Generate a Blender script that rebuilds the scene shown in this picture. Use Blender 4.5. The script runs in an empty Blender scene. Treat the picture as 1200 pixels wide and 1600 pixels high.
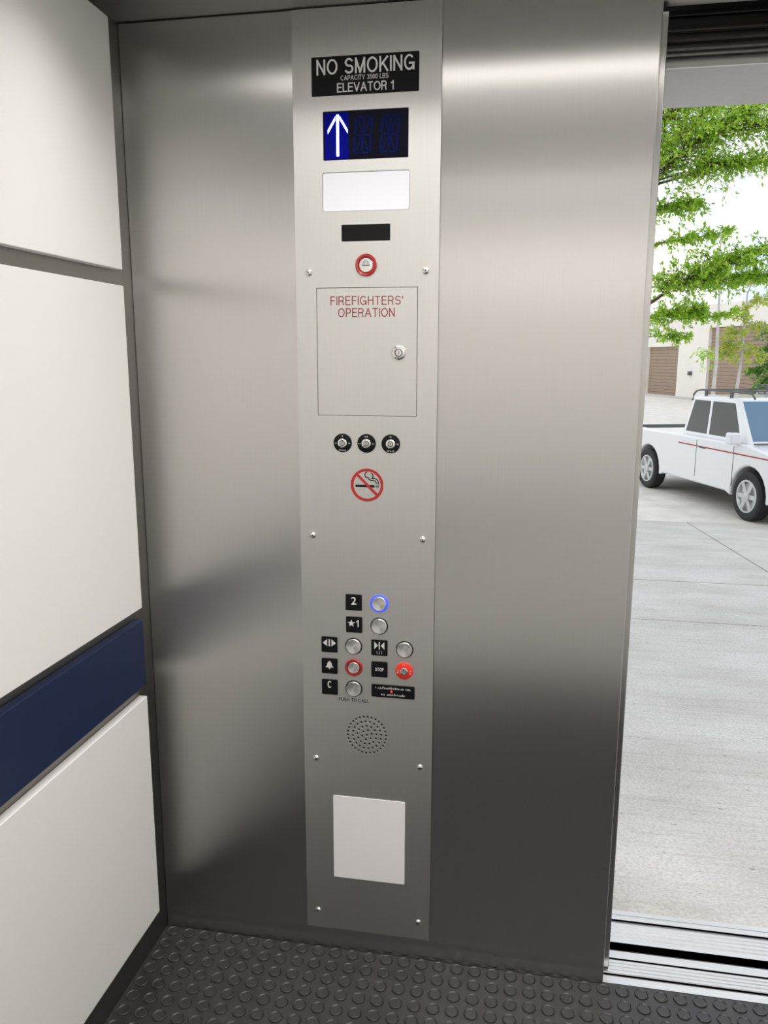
import bpy, bmesh, math, random
from mathutils import Vector, Matrix, noise
random.seed(7)
PI = math.pi
scene = bpy.context.scene
C = scene.collection

# ------------------------------------------------------------------ camera
CAM = Vector((0.9422, -1.8293, 1.5589)); YAW, PITCH, ROLL, FPX = -0.1779, -0.1905, 0.0022, 1242.06
_f = Vector((math.sin(YAW)*math.cos(PITCH), math.cos(YAW)*math.cos(PITCH), math.sin(PITCH)))
_r0 = Vector((math.cos(YAW), -math.sin(YAW), 0)); _u0 = _r0.cross(_f)
_r = math.cos(ROLL)*_r0 + math.sin(ROLL)*_u0
_u = -math.sin(ROLL)*_r0 + math.cos(ROLL)*_u0
cd = bpy.data.cameras.new('camera'); cam = bpy.data.objects.new('camera', cd); C.objects.link(cam)
cd.sensor_fit = 'VERTICAL'; cd.sensor_height = 24.0; cd.lens = FPX/1600*24.0
cd.clip_start = 0.02; cd.clip_end = 400
cam.matrix_world = Matrix(((_r.x, _u.x, -_f.x, CAM.x), (_r.y, _u.y, -_f.y, CAM.y), (_r.z, _u.z, -_f.z, CAM.z), (0, 0, 0, 1)))
scene.camera = cam
def site(u, v, Z):      # a surveyed direction and distance turned into a world point
    return CAM + Z*(_f + (u-600)/FPX*_r - (v-800)/FPX*_u)
def project(p):
    d = Vector(p)-CAM; z = d.dot(_f)
    return 600+FPX*d.dot(_r)/z, 800-FPX*d.dot(_u)/z, z

# ------------------------------------------------------------------ world and exposure
vs = scene.view_settings
vs.view_transform = 'Standard'; vs.look = 'None'; vs.gamma = 1.0; vs.use_curve_mapping = False; vs.exposure = 0.0
SKY = 1.4
w = bpy.data.worlds.new('sky'); scene.world = w; w.use_nodes = True
nt = w.node_tree; nt.nodes.clear()
tc = nt.nodes.new('ShaderNodeTexCoord'); nz = nt.nodes.new('ShaderNodeTexNoise'); cr = nt.nodes.new('ShaderNodeValToRGB')
bg = nt.nodes.new('ShaderNodeBackground'); wo = nt.nodes.new('ShaderNodeOutputWorld')
nz.inputs['Scale'].default_value = 2.6; nz.inputs['Detail'].default_value = 5; nz.inputs['Roughness'].default_value = 0.55
cr.color_ramp.elements[0].position = 0.34; cr.color_ramp.elements[0].color = (0.36, 0.56, 0.86, 1)
cr.color_ramp.elements[1].position = 0.53; cr.color_ramp.elements[1].color = (1.0, 0.985, 0.965, 1)
bg.inputs['Strength'].default_value = SKY
nt.links.new(tc.outputs['Generated'], nz.inputs['Vector']); nt.links.new(nz.outputs['Fac'], cr.inputs['Fac'])
nt.links.new(cr.outputs['Color'], bg.inputs['Color']); nt.links.new(bg.outputs['Background'], wo.inputs['Surface'])

# ------------------------------------------------------------------ dimensions
H = 2.30            # ceiling height
W = 1.1814          # width of the steel front return
DOOR_R = 2.26       # right end of the door opening
CAB_R = 2.42        # right cab wall
CAB_D = 1.91        # cab depth

# ------------------------------------------------------------------ materials
def newmat(name):
    m = bpy.data.materials.new(name); m.use_nodes = True
    return m, m.node_tree, m.node_tree.nodes['Principled BSDF']
def plain(name, col, rough=0.5, metal=0.0, spec=0.5, noise_amt=0.0, scale=20, bump=0.0, bscale=None, emit=None, estr=0.0, coat=0.0):
    m, t, b = newmat(name)
    b.inputs['Base Color'].default_value = (*col, 1); b.inputs['Roughness'].default_value = rough
    b.inputs['Metallic'].default_value = metal; b.inputs['Specular IOR Level'].default_value = spec
    if coat: b.inputs['Coat Weight'].default_value = coat; b.inputs['Coat Roughness'].default_value = 0.08
    if emit: b.inputs['Emission Color'].default_value = (*emit, 1); b.inputs['Emission Strength'].default_value = estr
    if noise_amt or bump:
        tc = t.nodes.new('ShaderNodeTexCoord'); n = t.nodes.new('ShaderNodeTexNoise')
        n.inputs['Scale'].default_value = scale; n.inputs['Detail'].default_value = 4
        t.links.new(tc.outputs['Object'], n.inputs['Vector'])
        if noise_amt:
            r = t.nodes.new('ShaderNodeValToRGB')
            r.color_ramp.elements[0].position = 0.3; r.color_ramp.elements[1].position = 0.7
            r.color_ramp.elements[0].color = (*[c*(1-noise_amt) for c in col], 1)
            r.color_ramp.elements[1].color = (*[min(1, c*(1+noise_amt)) for c in col], 1)
            t.links.new(n.outputs['Fac'], r.inputs['Fac']); t.links.new(r.outputs['Color'], b.inputs['Base Color'])
        if bump:
            n2 = n
            if bscale:
                n2 = t.nodes.new('ShaderNodeTexNoise'); n2.inputs['Scale'].default_value = bscale; n2.inputs['Detail'].default_value = 3
                t.links.new(tc.outputs['Object'], n2.inputs['Vector'])
            bp = t.nodes.new('ShaderNodeBump'); bp.inputs['Strength'].default_value = bump; bp.inputs['Distance'].default_value = 0.002
            t.links.new(n2.outputs['Fac'], bp.inputs['Height']); t.links.new(bp.outputs['Normal'], b.inputs['Normal'])
    return m
def brushed(name, col, rough, aniso, tangent, grain=(500, 500, 3), amt=0.05):
    m, t, b = newmat(name)
    b.inputs['Metallic'].default_value = 1.0; b.inputs['Roughness'].default_value = rough
    b.inputs['Anisotropic'].default_value = aniso
    if tangent == 'radial':
        tg = t.nodes.new('ShaderNodeTangent'); tg.direction_type = 'RADIAL'; tg.axis = 'Y'; b.inputs['Anisotropic Rotation'].default_value = 0.25
        t.links.new(tg.outputs['Tangent'], b.inputs['Tangent'])
    else:
        cx = t.nodes.new('ShaderNodeCombineXYZ')
        for i in range(3): cx.inputs[i].default_value = tangent[i]
        t.links.new(cx.outputs['Vector'], b.inputs['Tangent'])
    tc = t.nodes.new('ShaderNodeTexCoord'); mp = t.nodes.new('ShaderNodeMapping'); n = t.nodes.new('ShaderNodeTexNoise')
    mp.inputs['Scale'].default_value = grain; n.inputs['Scale'].default_value = 1.0; n.inputs['Detail'].default_value = 3
    r = t.nodes.new('ShaderNodeValToRGB')
    r.color_ramp.elements[0].position = 0.25; r.color_ramp.elements[1].position = 0.75
    r.color_ramp.elements[0].color = (*[c*(1-amt) for c in col], 1); r.color_ramp.elements[1].color = (*[min(1, c*(1+amt)) for c in col], 1)
    t.links.new(tc.outputs['Object'], mp.inputs['Vector']); t.links.new(mp.outputs['Vector'], n.inputs['Vector'])
    t.links.new(n.outputs['Fac'], r.inputs['Fac']); t.links.new(r.outputs['Color'], b.inputs['Base Color'])
    return m
M = {}
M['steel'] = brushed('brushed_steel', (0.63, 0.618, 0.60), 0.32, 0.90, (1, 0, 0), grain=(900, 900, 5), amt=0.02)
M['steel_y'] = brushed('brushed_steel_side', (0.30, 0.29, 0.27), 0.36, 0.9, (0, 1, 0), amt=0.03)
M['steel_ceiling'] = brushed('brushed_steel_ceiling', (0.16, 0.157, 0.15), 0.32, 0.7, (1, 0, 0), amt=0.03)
M['plate'] = brushed('satin_steel_faceplate', (0.68, 0.668, 0.645), 0.56, 0.55, (1, 0, 0), grain=(900, 900, 6), amt=0.02)
M['cap'] = brushed('turned_steel_cap', (0.86, 0.85, 0.83), 0.28, 0.9, 'radial', grain=(60, 60, 60), amt=0.04)
M['chrome'] = plain('polished_steel', (0.78, 0.77, 0.75), 0.16, 1.0)
M['dark_metal'] = plain('dark_metal', (0.05, 0.05, 0.05), 0.4, 1.0)
M['white_panel'] = plain('white_laminate', (0.80, 0.785, 0.76), 0.38, spec=0.35, bump=0.04, scale=300)
M['blue_panel'] = plain('navy_laminate', (0.0085, 0.019, 0.062), 0.35, spec=0.4)
M['black'] = plain('black_plastic', (0.006, 0.006, 0.0065), 0.5, spec=0.15)
M['black_gloss'] = plain('black_acrylic', (0.006, 0.006, 0.006), 0.3, spec=0.15)
M['void'] = plain('dark_recess', (0.01, 0.01, 0.01), 0.8)
M['ink_white'] = plain('white_lettering', (0.72, 0.72, 0.70), 0.5)
M['ink_silver'] = plain('silver_lettering', (0.62, 0.61, 0.59), 0.45)
M['ink_grey'] = plain('grey_lettering', (0.035, 0.035, 0.035), 0.5)
M['ink_red'] = plain('dark_red_lettering', (0.20, 0.018, 0.022), 0.5)
M['red'] = plain('red_enamel', (0.37, 0.014, 0.016), 0.4)
M['red_gloss'] = plain('glossy_red_ring', (0.33, 0.012, 0.012), 0.2, coat=0.5)
M['red_bright'] = plain('bright_red_plastic', (0.75, 0.035, 0.02), 0.35)
M['white_lens'] = plain('white_lens', (0.70, 0.70, 0.74), 0.35, emit=(0.93, 0.93, 1.0), estr=0.03)
M['paper'] = plain('white_paper', (0.84, 0.82, 0.81), 0.6)
M['blue_led'] = plain('blue_led_ring', (0.05, 0.1, 0.8), 0.3, emit=(0.02, 0.06, 1.0), estr=0.9)
M['arrow_led'] = plain('lit_arrow', (0.8, 0.9, 1.0), 0.4, emit=(0.42, 0.62, 1.0), estr=2.6)
M['led_off'] = plain('unlit_blue_segment', (0.003, 0.008, 0.075), 0.6, spec=0.05)
M['display'] = plain('dark_blue_display', (0.001, 0.0012, 0.009), 0.4, spec=0.08)
M['halo_cell'] = plain('painted_halo_cell', (0.0, 0.0005, 0.22), 0.5, spec=0.05)  # blue base colour paints in part of the lit arrow's halo
M['red_led'] = plain('small_red_led', (0.8, 0.05, 0.05), 0.3, emit=(1, 0.05, 0.06), estr=0.7)
M['rubber'] = plain('dark_rubber', (0.026, 0.025, 0.025), 0.34, spec=0.5, noise_amt=0.25, scale=14, bump=0.15, bscale=220)
M['alu'] = brushed('aluminium_sill', (0.66, 0.665, 0.675), 0.36, 0.6, (0, 1, 0), grain=(4, 500, 500), amt=0.15)
M['lamp'] = plain('lamp_diffuser', (0.9, 0.9, 0.88), 0.5, emit=(1.0, 0.975, 0.94), estr=4.5)
M['frame_paint'] = plain('pale_painted_frame', (0.62, 0.60, 0.60), 0.5, noise_amt=0.03, scale=60)
M['stucco'] = plain('pale_stucco', (0.68, 0.65, 0.60), 0.9, noise_amt=0.06, scale=3, bump=0.3, bscale=60)

def concrete_mat():
    m, t, b = newmat('broom_finished_concrete')
    b.inputs['Roughness'].default_value = 0.85
    tc = t.nodes.new('ShaderNodeTexCoord')
    def noise_node(scale, mapscale, detail=4):
        mp = t.nodes.new('ShaderNodeMapping'); mp.inputs['Scale'].default_value = mapscale
        n = t.nodes.new('ShaderNodeTexNoise'); n.inputs['Scale'].default_value = scale; n.inputs['Detail'].default_value = detail
        t.links.new(tc.outputs['Object'], mp.inputs['Vector']); t.links.new(mp.outputs['Vector'], n.inputs['Vector'])
        return n
    big = noise_node(1.6, (1, 1.6, 1), 5); streak = noise_node(3.0, (0.8, 14, 1), 5); fine = noise_node(90, (1, 1.4, 1), 3); pit = noise_node(26, (1, 2.2, 1), 2)
    def ramp(n, p0, c0, p1, c1):
        r = t.nodes.new('ShaderNodeValToRGB'); e = r.color_ramp.elements
        e[0].position, e[0].color = p0, (*c0, 1); e[1].position, e[1].color = p1, (*c1, 1)
        t.links.new(n.outputs['Fac'], r.inputs['Fac']); return r
    def mul(a, c):
        x = t.nodes.new('ShaderNodeMix'); x.data_type = 'RGBA'; x.blend_type = 'MULTIPLY'; x.inputs['Factor'].default_value = 1
        t.links.new(a, x.inputs['A']); t.links.new(c, x.inputs['B']); return x.outputs['Result']
    a = ramp(big, 0.3, (0.53, 0.51, 0.475), 0.65, (0.65, 0.63, 0.60))
    s = ramp(streak, 0.30, (0.88, 0.875, 0.865), 0.5, (1, 1, 1)); f = ramp(fine, 0.3, (0.80, 0.80, 0.80), 0.6, (1.05, 1.05, 1.05))
    p = ramp(pit, 0.24, (0.45, 0.43, 0.40), 0.31, (1, 1, 1))
    t.links.new(mul(mul(mul(a.outputs['Color'], s.outputs['Color']), f.outputs['Color']), p.outputs['Color']), b.inputs['Base Color'])
    bp = t.nodes.new('ShaderNodeBump'); bp.inputs['Strength'].default_value = 0.25; bp.inputs['Distance'].default_value = 0.004
    t.links.new(fine.outputs['Fac'], bp.inputs['Height']); t.links.new(bp.outputs['Normal'], b.inputs['Normal'])
    return m
M['concrete'] = concrete_mat()
M['asphalt'] = plain('pale_asphalt', (0.70, 0.67, 0.61), 0.9, noise_amt=0.12, scale=2.5, bump=0.3, bscale=40)
M['cream_wall'] = plain('cream_building_wall', (0.86, 0.82, 0.75), 0.9, noise_amt=0.03, scale=0.8)
M['brown_door'] = plain('brown_roller_door', (0.34, 0.25, 0.18), 0.6, noise_amt=0.05, scale=1.5)
M['truck_paint'] = plain('white_car_paint', (0.80, 0.81, 0.83), 0.25, coat=0.8)
M['glass'] = plain('painted_sky_car_glass', (0.025, 0.12, 0.23), 0.04, spec=0.9, coat=1.0)  # blue base colour stands in for sky reflected in the glass
M['side_glass'] = plain('dark_side_glass', (0.02, 0.032, 0.03), 0.05, spec=0.6)
M['grey_paint'] = plain('grey_car_paint', (0.36, 0.37, 0.38), 0.3, coat=0.6)
M['tyre'] = plain('tyre_rubber', (0.018, 0.018, 0.02), 0.7)
M['alloy'] = plain('alloy_wheel', (0.62, 0.63, 0.64), 0.3, 0.9)
M['bumper_grey'] = plain('grey_bumper_plastic', (0.10, 0.10, 0.105), 0.5)
M['lamp_glass'] = plain('headlamp_lens', (0.75, 0.77, 0.80), 0.1, coat=1.0)
M['bark'] = plain('brown_bark', (0.085, 0.06, 0.04), 0.9, noise_amt=0.3, scale=12)
M['pale_bark'] = plain('pale_bark', (0.52, 0.50, 0.48), 0.8, noise_amt=0.12, scale=5)
def leaf_mat(name, c0, c1, c2):
    m, t, b = newmat(name)
    out = t.nodes['Material Output']
    g = t.nodes.new('ShaderNodeNewGeometry'); r = t.nodes.new('ShaderNodeValToRGB')
    e = r.color_ramp.elements; e[0].color = (*c0, 1); e[1].color = (*c2, 1)
    k = e.new(0.5); k.color = (*c1, 1)
    t.links.new(g.outputs['Random Per Island'], r.inputs['Fac'])
    t.links.new(r.outputs['Color'], b.inputs['Base Color']); b.inputs['Roughness'].default_value = 0.5
    tr = t.nodes.new('ShaderNodeBsdfTranslucent'); mx = t.nodes.new('ShaderNodeMixShader'); mx.inputs['Fac'].default_value = 0.55
    t.links.new(r.outputs['Color'], tr.inputs['Color'])
    t.links.new(b.outputs['BSDF'], mx.inputs[1]); t.links.new(tr.outputs['BSDF'], mx.inputs[2]); t.links.new(mx.outputs['Shader'], out.inputs['Surface'])
    return m
M['leaf'] = leaf_mat('fresh_green_leaf', (0.30, 0.56, 0.05), (0.46, 0.70, 0.07), (0.62, 0.80, 0.14))
M['leaf_yellow'] = leaf_mat('yellow_green_leaf', (0.26, 0.42, 0.05), (0.48, 0.58, 0.09), (0.66, 0.60, 0.12))
M['leaf_deep'] = leaf_mat('deep_green_leaf', (0.07, 0.20, 0.025), (0.13, 0.31, 0.04), (0.22, 0.42, 0.06))

# ------------------------------------------------------------------ mesh helpers
WM = {}
def put(o, parent=None):
    C.objects.link(o)
    o.rotation_mode = 'XYZ'
    me = Matrix.LocRotScale(o.location, o.rotation_euler, o.scale)
    if parent is not None:
        o.parent = parent; o.matrix_parent_inverse = WM[parent.name].inverted()
    WM[o.name] = me
    return o
def obj(name, bm, mat, parent=None, smooth=False, loc=(0, 0, 0), bevel=0.0, seg=2):
    me = bpy.data.meshes.new(name)
    bmesh.ops.recalc_face_normals(bm, faces=bm.faces)
    bm.to_mesh(me); bm.free()
    me.materials.append(M[mat] if isinstance(mat, str) else mat)
    o = bpy.data.objects.new(name, me); o.location = loc
    put(o, parent)
    if smooth:
        for p in me.polygons: p.use_smooth = True
        me.set_sharp_from_angle(angle=math.radians(38))
    if bevel:
        md = o.modifiers.new('bevel', 'BEVEL'); md.width = bevel; md.segments = seg; md.limit_method = 'ANGLE'; md.angle_limit = math.radians(35)
    return o
def empty(name, loc, rotz=0.0):
    o = bpy.data.objects.new(name, None); o.location = loc; o.rotation_euler = (0, 0, rotz); o.empty_display_size = 0.1
    return put(o)
def tag(o, label, cat, group=None, kind=None):
    o['label'] = label; o['category'] = cat
    if group: o['group'] = group
    if kind: o['kind'] = kind
    return o
def structure(o, label, cat):
    return tag(o, label, cat, kind='structure')
def box(bm, x0, x1, y0, y1, z0, z1):
    v = [bm.verts.new(p) for p in ((x0, y0, z0), (x1, y0, z0), (x1, y1, z0), (x0, y1, z0), (x0, y0, z1), (x1, y0, z1), (x1, y1, z1), (x0, y1, z1))]
    for f in ((0, 3, 2, 1), (4, 5, 6, 7), (0, 1, 5, 4), (1, 2, 6, 5), (2, 3, 7, 6), (3, 0, 4, 7)): bm.faces.new([v[i] for i in f])
    return bm
def B(*a):
    return box(bmesh.new(), *a)
def prism_xz(bm, pts, y0, y1):
    """outline in x,z extruded from y0 (back) to y1 (front)"""
    a = [bm.verts.new((p[0], y0, p[1])) for p in pts]; b = [bm.verts.new((p[0], y1, p[1])) for p in pts]
    bm.faces.new(a); bm.faces.new(b[::-1]); n = len(pts)
    for i in range(n): bm.faces.new((a[i], b[i], b[(i+1) % n], a[(i+1) % n]))
    return bm
def rrect(x0, x1, z0, z1, r, n=5):
    out = []
    for cx, cz, a0 in ((x1-r, z1-r, 0), (x0+r, z1-r, 90), (x0+r, z0+r, 180), (x1-r, z0+r, 270)):
        for i in range(n+1):
            a = math.radians(a0+90*i/n); out.append((cx+r*math.cos(a), cz+r*math.sin(a)))
    return out
def circ(cx, cz, r, n=32, ph=0.0):
    return [(cx+r*math.cos(2*PI*i/n+ph), cz+r*math.sin(2*PI*i/n+ph)) for i in range(n)]
def lathe_y(bm, prof, n=32):
    """profile of (radius, y) turned about the y axis"""
    rings = []
    for r, y in prof:
        if r < 1e-6: rings.append([bm.verts.new((0, y, 0))])
        else: rings.append([bm.verts.new((r*math.cos(2*PI*i/n), y, r*math.sin(2*PI*i/n))) for i in range(n)])
    for a, b in zip(rings, rings[1:]):
        for i in range(n):
            j = (i+1) % n
            if len(a) == 1 and len(b) == 1: continue
            if len(a) == 1: bm.faces.new((a[0], b[i], b[j]))
            elif len(b) == 1: bm.faces.new((a[i], b[0], a[j]))
            else: bm.faces.new((a[i], b[i], b[j], a[j]))
    return bm
def annulus(bm, cx, cz, r0, r1, y0, y1, n=40):
    A = [[bm.verts.new((cx+r*math.cos(2*PI*i/n), y, cz+r*math.sin(2*PI*i/n))) for i in range(n)] for r, y in ((r0, y0), (r1, y0), (r1, y1), (r0, y1))]
    for k in range(4):
        a, b = A[k], A[(k+1) % 4]
        for i in range(n): bm.faces.new((a[i], a[(i+1) % n], b[(i+1) % n], b[i]))
    return bm
def ribbon(bm, pts, wd, y0, y1):
    L, Rr = [], []
    for i, p in enumerate(pts):
        a = pts[max(0, i-1)]; b = pts[min(len(pts)-1, i+1)]
        dx, dz = b[0]-a[0], b[1]-a[1]; l = math.hypot(dx, dz) or 1
        nx, nz = -dz/l*wd/2, dx/l*wd/2
        L.append((p[0]+nx, p[1]+nz)); Rr.append((p[0]-nx, p[1]-nz))
    for i in range(len(pts)-1): prism_xz(bm, [L[i], L[i+1], Rr[i+1], Rr[i]], y0, y1)
    return bm
def tube(bm, pts, rad, n=8):
    pts = [Vector(p) for p in pts]; rings = []
    rad = rad if isinstance(rad, (list, tuple)) else [rad]*len(pts)
    for i, p in enumerate(pts):
        d = (pts[min(i+1, len(pts)-1)]-pts[max(0, i-1)]).normalized()
        up = Vector((0, 0, 1)) if abs(d.z) < 0.9 else Vector((1, 0, 0))
        s = d.cross(up).normalized(); t = s.cross(d)
        rings.append([bm.verts.new(p+rad[i]*(math.cos(2*PI*k/n)*s+math.sin(2*PI*k/n)*t)) for k in range(n)])
    for a, b in zip(rings, rings[1:]):
        for k in range(n): bm.faces.new((a[k], a[(k+1) % n], b[(k+1) % n], b[k]))
    bm.faces.new(rings[0][::-1]); bm.faces.new(rings[-1])
    return bm
def lettering(name, text, x0, x1, zbase, cap, yface, mat, parent, depth=0.0006, bold=0.0):
    """raised letters on a face looking to -y, fitted between x0..x1 with the given capital height"""
    cu = bpy.data.curves.new('text', 'FONT'); cu.body = text; cu.size = 1.0; cu.align_x = 'LEFT'; cu.resolution_u = 3; cu.offset = bold
    t = bpy.data.objects.new('text', cu); C.objects.link(t)
    dg = bpy.context.evaluated_depsgraph_get()
    me = bpy.data.meshes.new_from_object(t.evaluated_get(dg))
    bpy.data.objects.remove(t); bpy.data.curves.remove(cu)
    xs = [v.co.x for v in me.vertices]; ys = [v.co.y for v in me.vertices]
    a, b = min(xs), max(xs)
    capn = 0.729                     # capital height of the built-in face, in em
    bm = bmesh.new(); bm.from_mesh(me); bpy.data.meshes.remove(me)
    for v in bm.verts:
        v.co = Vector((x0+(v.co.x-a)/(b-a)*(x1-x0), yface, zbase+v.co.y/capn*cap))
    g = bmesh.ops.extrude_face_region(bm, geom=bm.faces[:])
    for e in g['geom']:
        if isinstance(e, bmesh.types.BMVert): e.co.y = yface-depth
    return obj(name, bm, mat, parent)

def _arc(cx, cz, rx, rz, a0, a1, n=12):
    return [(cx+rx*math.cos(math.radians(a0+(a1-a0)*i/n)), cz+rz*math.sin(math.radians(a0+(a1-a0)*i/n))) for i in range(n+1)]
GLYPH = {
 'A': (0.86, [[(0, 0), (0.43, 1)], [(0.43, 1), (0.86, 0)], [(0.15, 0.33), (0.71, 0.33)]]),
 'B': (0.72, [[(0, 0), (0, 1)], [(0, 1), (0.42, 1)]+_arc(0.42, 0.76, 0.24, 0.24, 90, -90)+[(0, 0.52)], [(0.42, 0.52)]+_arc(0.44, 0.26, 0.28, 0.26, 90, -90)+[(0, 0)]]),
 'C': (0.84, [_arc(0.43, 0.5, 0.43, 0.5, 42, 318, 18)]),
 'E': (0.64, [[(0, 0), (0, 1)], [(0, 1), (0.63, 1)], [(0, 0.53), (0.58, 0.53)], [(0, 0), (0.64, 0)]]),
 'F': (0.58, [[(0, 0), (0, 1)], [(0, 1), (0.58, 1)], [(0, 0.52), (0.50, 0.52)]]),
 'G': (0.88, [_arc(0.44, 0.5, 0.44, 0.5, 42, 345, 18), [(0.86, 0.02), (0.86, 0.44)], [(0.48, 0.44), (0.86, 0.44)]]),
 'H': (0.72, [[(0, 0), (0, 1)], [(0.72, 0), (0.72, 1)], [(0, 0.53), (0.72, 0.53)]]),
 'I': (0.0, [[(0, 0), (0, 1)]]),
 'K': (0.72, [[(0, 0), (0, 1)], [(0.70, 1), (0, 0.36)], [(0.25, 0.58), (0.72, 0)]]),
 'L': (0.55, [[(0, 0), (0, 1)], [(0, 0), (0.55, 0)]]),
 'M': (0.86, [[(0, 0), (0, 1)], [(0, 1), (0.43, 0)], [(0.43, 0), (0.86, 1)], [(0.86, 0), (0.86, 1)]]),
 'N': (0.72, [[(0, 0), (0, 1)], [(0, 1), (0.72, 0)], [(0.72, 0), (0.72, 1)]]),
 'O': (0.92, [_arc(0.46, 0.5, 0.46, 0.5, 0, 360, 24)]),
 'P': (0.66, [[(0, 0), (0, 1)], [(0, 1), (0.38, 1)]+_arc(0.38, 0.72, 0.28, 0.28, 90, -90)+[(0, 0.44)]]),
 'R': (0.72, [[(0, 0), (0, 1)], [(0, 1), (0.42, 1)]+_arc(0.42, 0.74, 0.27, 0.26, 90, -90)+[(0, 0.48)], [(0.42, 0.48), (0.60, 0.36), (0.66, 0.0)]]),
 'S': (0.72, [_arc(0.36, 0.75, 0.33, 0.25, 15, 250, 12)+_arc(0.36, 0.26, 0.36, 0.26, 70, -165, 12)]),
 'T': (0.70, [[(0.35, 0), (0.35, 1)], [(0, 1), (0.70, 1)]]),
 'U': (0.72, [[(0, 1), (0, 0.36)]+_arc(0.36, 0.36, 0.36, 0.36, 180, 360)+[(0.72, 1)]]),
 'V': (0.80, [[(0, 1), (0.40, 0)], [(0.40, 0), (0.80, 1)]]),
 'Y': (0.80, [[(0, 1), (0.40, 0.42)], [(0.80, 1), (0.40, 0.42)], [(0.40, 0.42), (0.40, 0)]]),
 '0': (0.58, [_arc(0.29, 0.5, 0.29, 0.5, 0, 360, 20)]),
 '1': (0.28, [[(0.28, 0), (0.28, 1)], [(0.28, 0.98), (0.16, 0.84), (0.0, 0.76)]]),
 '3': (0.58, [_arc(0.28, 0.76, 0.26, 0.24, 165, -90, 12), _arc(0.28, 0.26, 0.30, 0.26, 90, -165, 12)]),
 '5': (0.58, [[(0.52, 1), (0.12, 1)], [(0.12, 1), (0.05, 0.52)], [(0.05, 0.50)]+_arc(0.28, 0.32, 0.30, 0.32, 130, -150, 14)]),
 "'": (0.0, [[(0, 1), (0, 0.74)]]),
 ' ': (0.22, []),
}
def strokes(name, text, x0, x1, zbase, cap, yface, mat, parent, depth=0.0006, weight=0.13, gap=0.30):
    """plain sans capitals drawn as raised strokes, fitted to x0..x1"""
    adv, pos = 0.0, []
    for ch in text:
        pos.append(adv); adv += GLYPH[ch][0]+gap
    total = adv-gap
    t = weight*cap; sx = (x1-x0-t)/max(total, 1e-6) if total > 0 else 0; sz = cap-t
    bm = bmesh.new()
    for ch, a in zip(text, pos):
        for k, st_ in enumerate(GLYPH[ch][1]):
            pts = [(x0+t/2+(a+px_)*sx, zbase+t/2+pz_*sz) for px_, pz_ in st_]
            # run the ends on by half a stroke so that corners close
            def ext(p, q):
                l = math.hypot(p[0]-q[0], p[1]-q[1]) or 1; return (p[0]+(p[0]-q[0])/l*t*0.48, p[1]+(p[1]-q[1])/l*t*0.48)
            if ch not in 'OCGS03' or (ch == 'G' and k):
                pts = [ext(pts[0], pts[1])]+pts[1:-1]+[ext(pts[-1], pts[-2])]
            ribbon(bm, pts, t, yface, yface-depth-0.00001*k)
    return obj(name, bm, mat, parent)

# ================================================================== THE CAB
T = 0.04
wf = obj('wall_front', B(0.0, W, 0.0, 0.035, 0.0, H), 'steel', bevel=0.003)
structure(wf, 'tall brushed stainless steel front wall beside the open elevator doorway', 'wall')
bm = B(DOOR_R, CAB_R, 0.0, 0.035, 0.0, H)
structure(obj('wall_front_narrow', bm, 'steel', bevel=0.0015), 'narrow brushed steel strip of wall on the far side of the doorway', 'wall')
structure(obj('trim_1', B(W, DOOR_R, 0.0, 0.05, 2.272, H), 'steel', bevel=0.001), 'steel header across the top of the cab doorway', 'trim')

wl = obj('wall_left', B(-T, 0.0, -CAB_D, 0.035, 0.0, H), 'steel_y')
structure(wl, 'left cab wall of dull steel carrying white panels and a navy band', 'wall')
PX = 0.0216; PY = -0.0814
for z0, z1, mat, nm in ((1.7561, 2.282, 'white_panel', 'wall_panel'), (0.9534, 1.7209, 'white_panel', 'wall_panel'), (0.7536, 0.9234, 'blue_panel', 'accent_panel'), (0.1089, 0.7218, 'white_panel', 'wall_panel')):
    o = obj(nm, B(0.0, PX, -CAB_D+0.02, PY, z0, z1), mat, wl, bevel=0.0016)
    if nm == 'accent_panel': o['label'] = 'navy blue band panel'
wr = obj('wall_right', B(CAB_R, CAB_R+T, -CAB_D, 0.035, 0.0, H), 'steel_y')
structure(wr, 'right cab wall of dull steel with white panels', 'wall')
wb = obj('wall_rear', B(-T, CAB_R+T, -CAB_D-T, -CAB_D, 0.0, H), 'steel')
structure(wb, 'rear cab wall of steel with white panels behind the camera', 'wall')
for z0, z1, mat in ((1.7561, 2.26, 'white_panel'), (0.9534, 1.7209, 'white_panel'), (0.7536, 0.9234, 'white_panel'), (0.1089, 0.7218, 'white_panel')):
    obj('wall_panel', B(CAB_R-PX, CAB_R, -CAB_D+0.02, PY, z0, z1), mat, wr, bevel=0.0016)
    for k in range(2):
        z0 = 0.02 if z0 < 0.2 else z0
        xa = 0.06+k*(CAB_R-0.12)/2
        obj('wall_panel', B(xa, xa+(CAB_R-0.12)/2-0.03, -CAB_D, -CAB_D+PX, z0, z1), mat, wb, bevel=0.0016)

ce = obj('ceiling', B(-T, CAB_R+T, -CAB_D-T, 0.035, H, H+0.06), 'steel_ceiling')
structure(ce, 'dark brushed steel cab ceiling with recessed lamps', 'ceiling')
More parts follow.
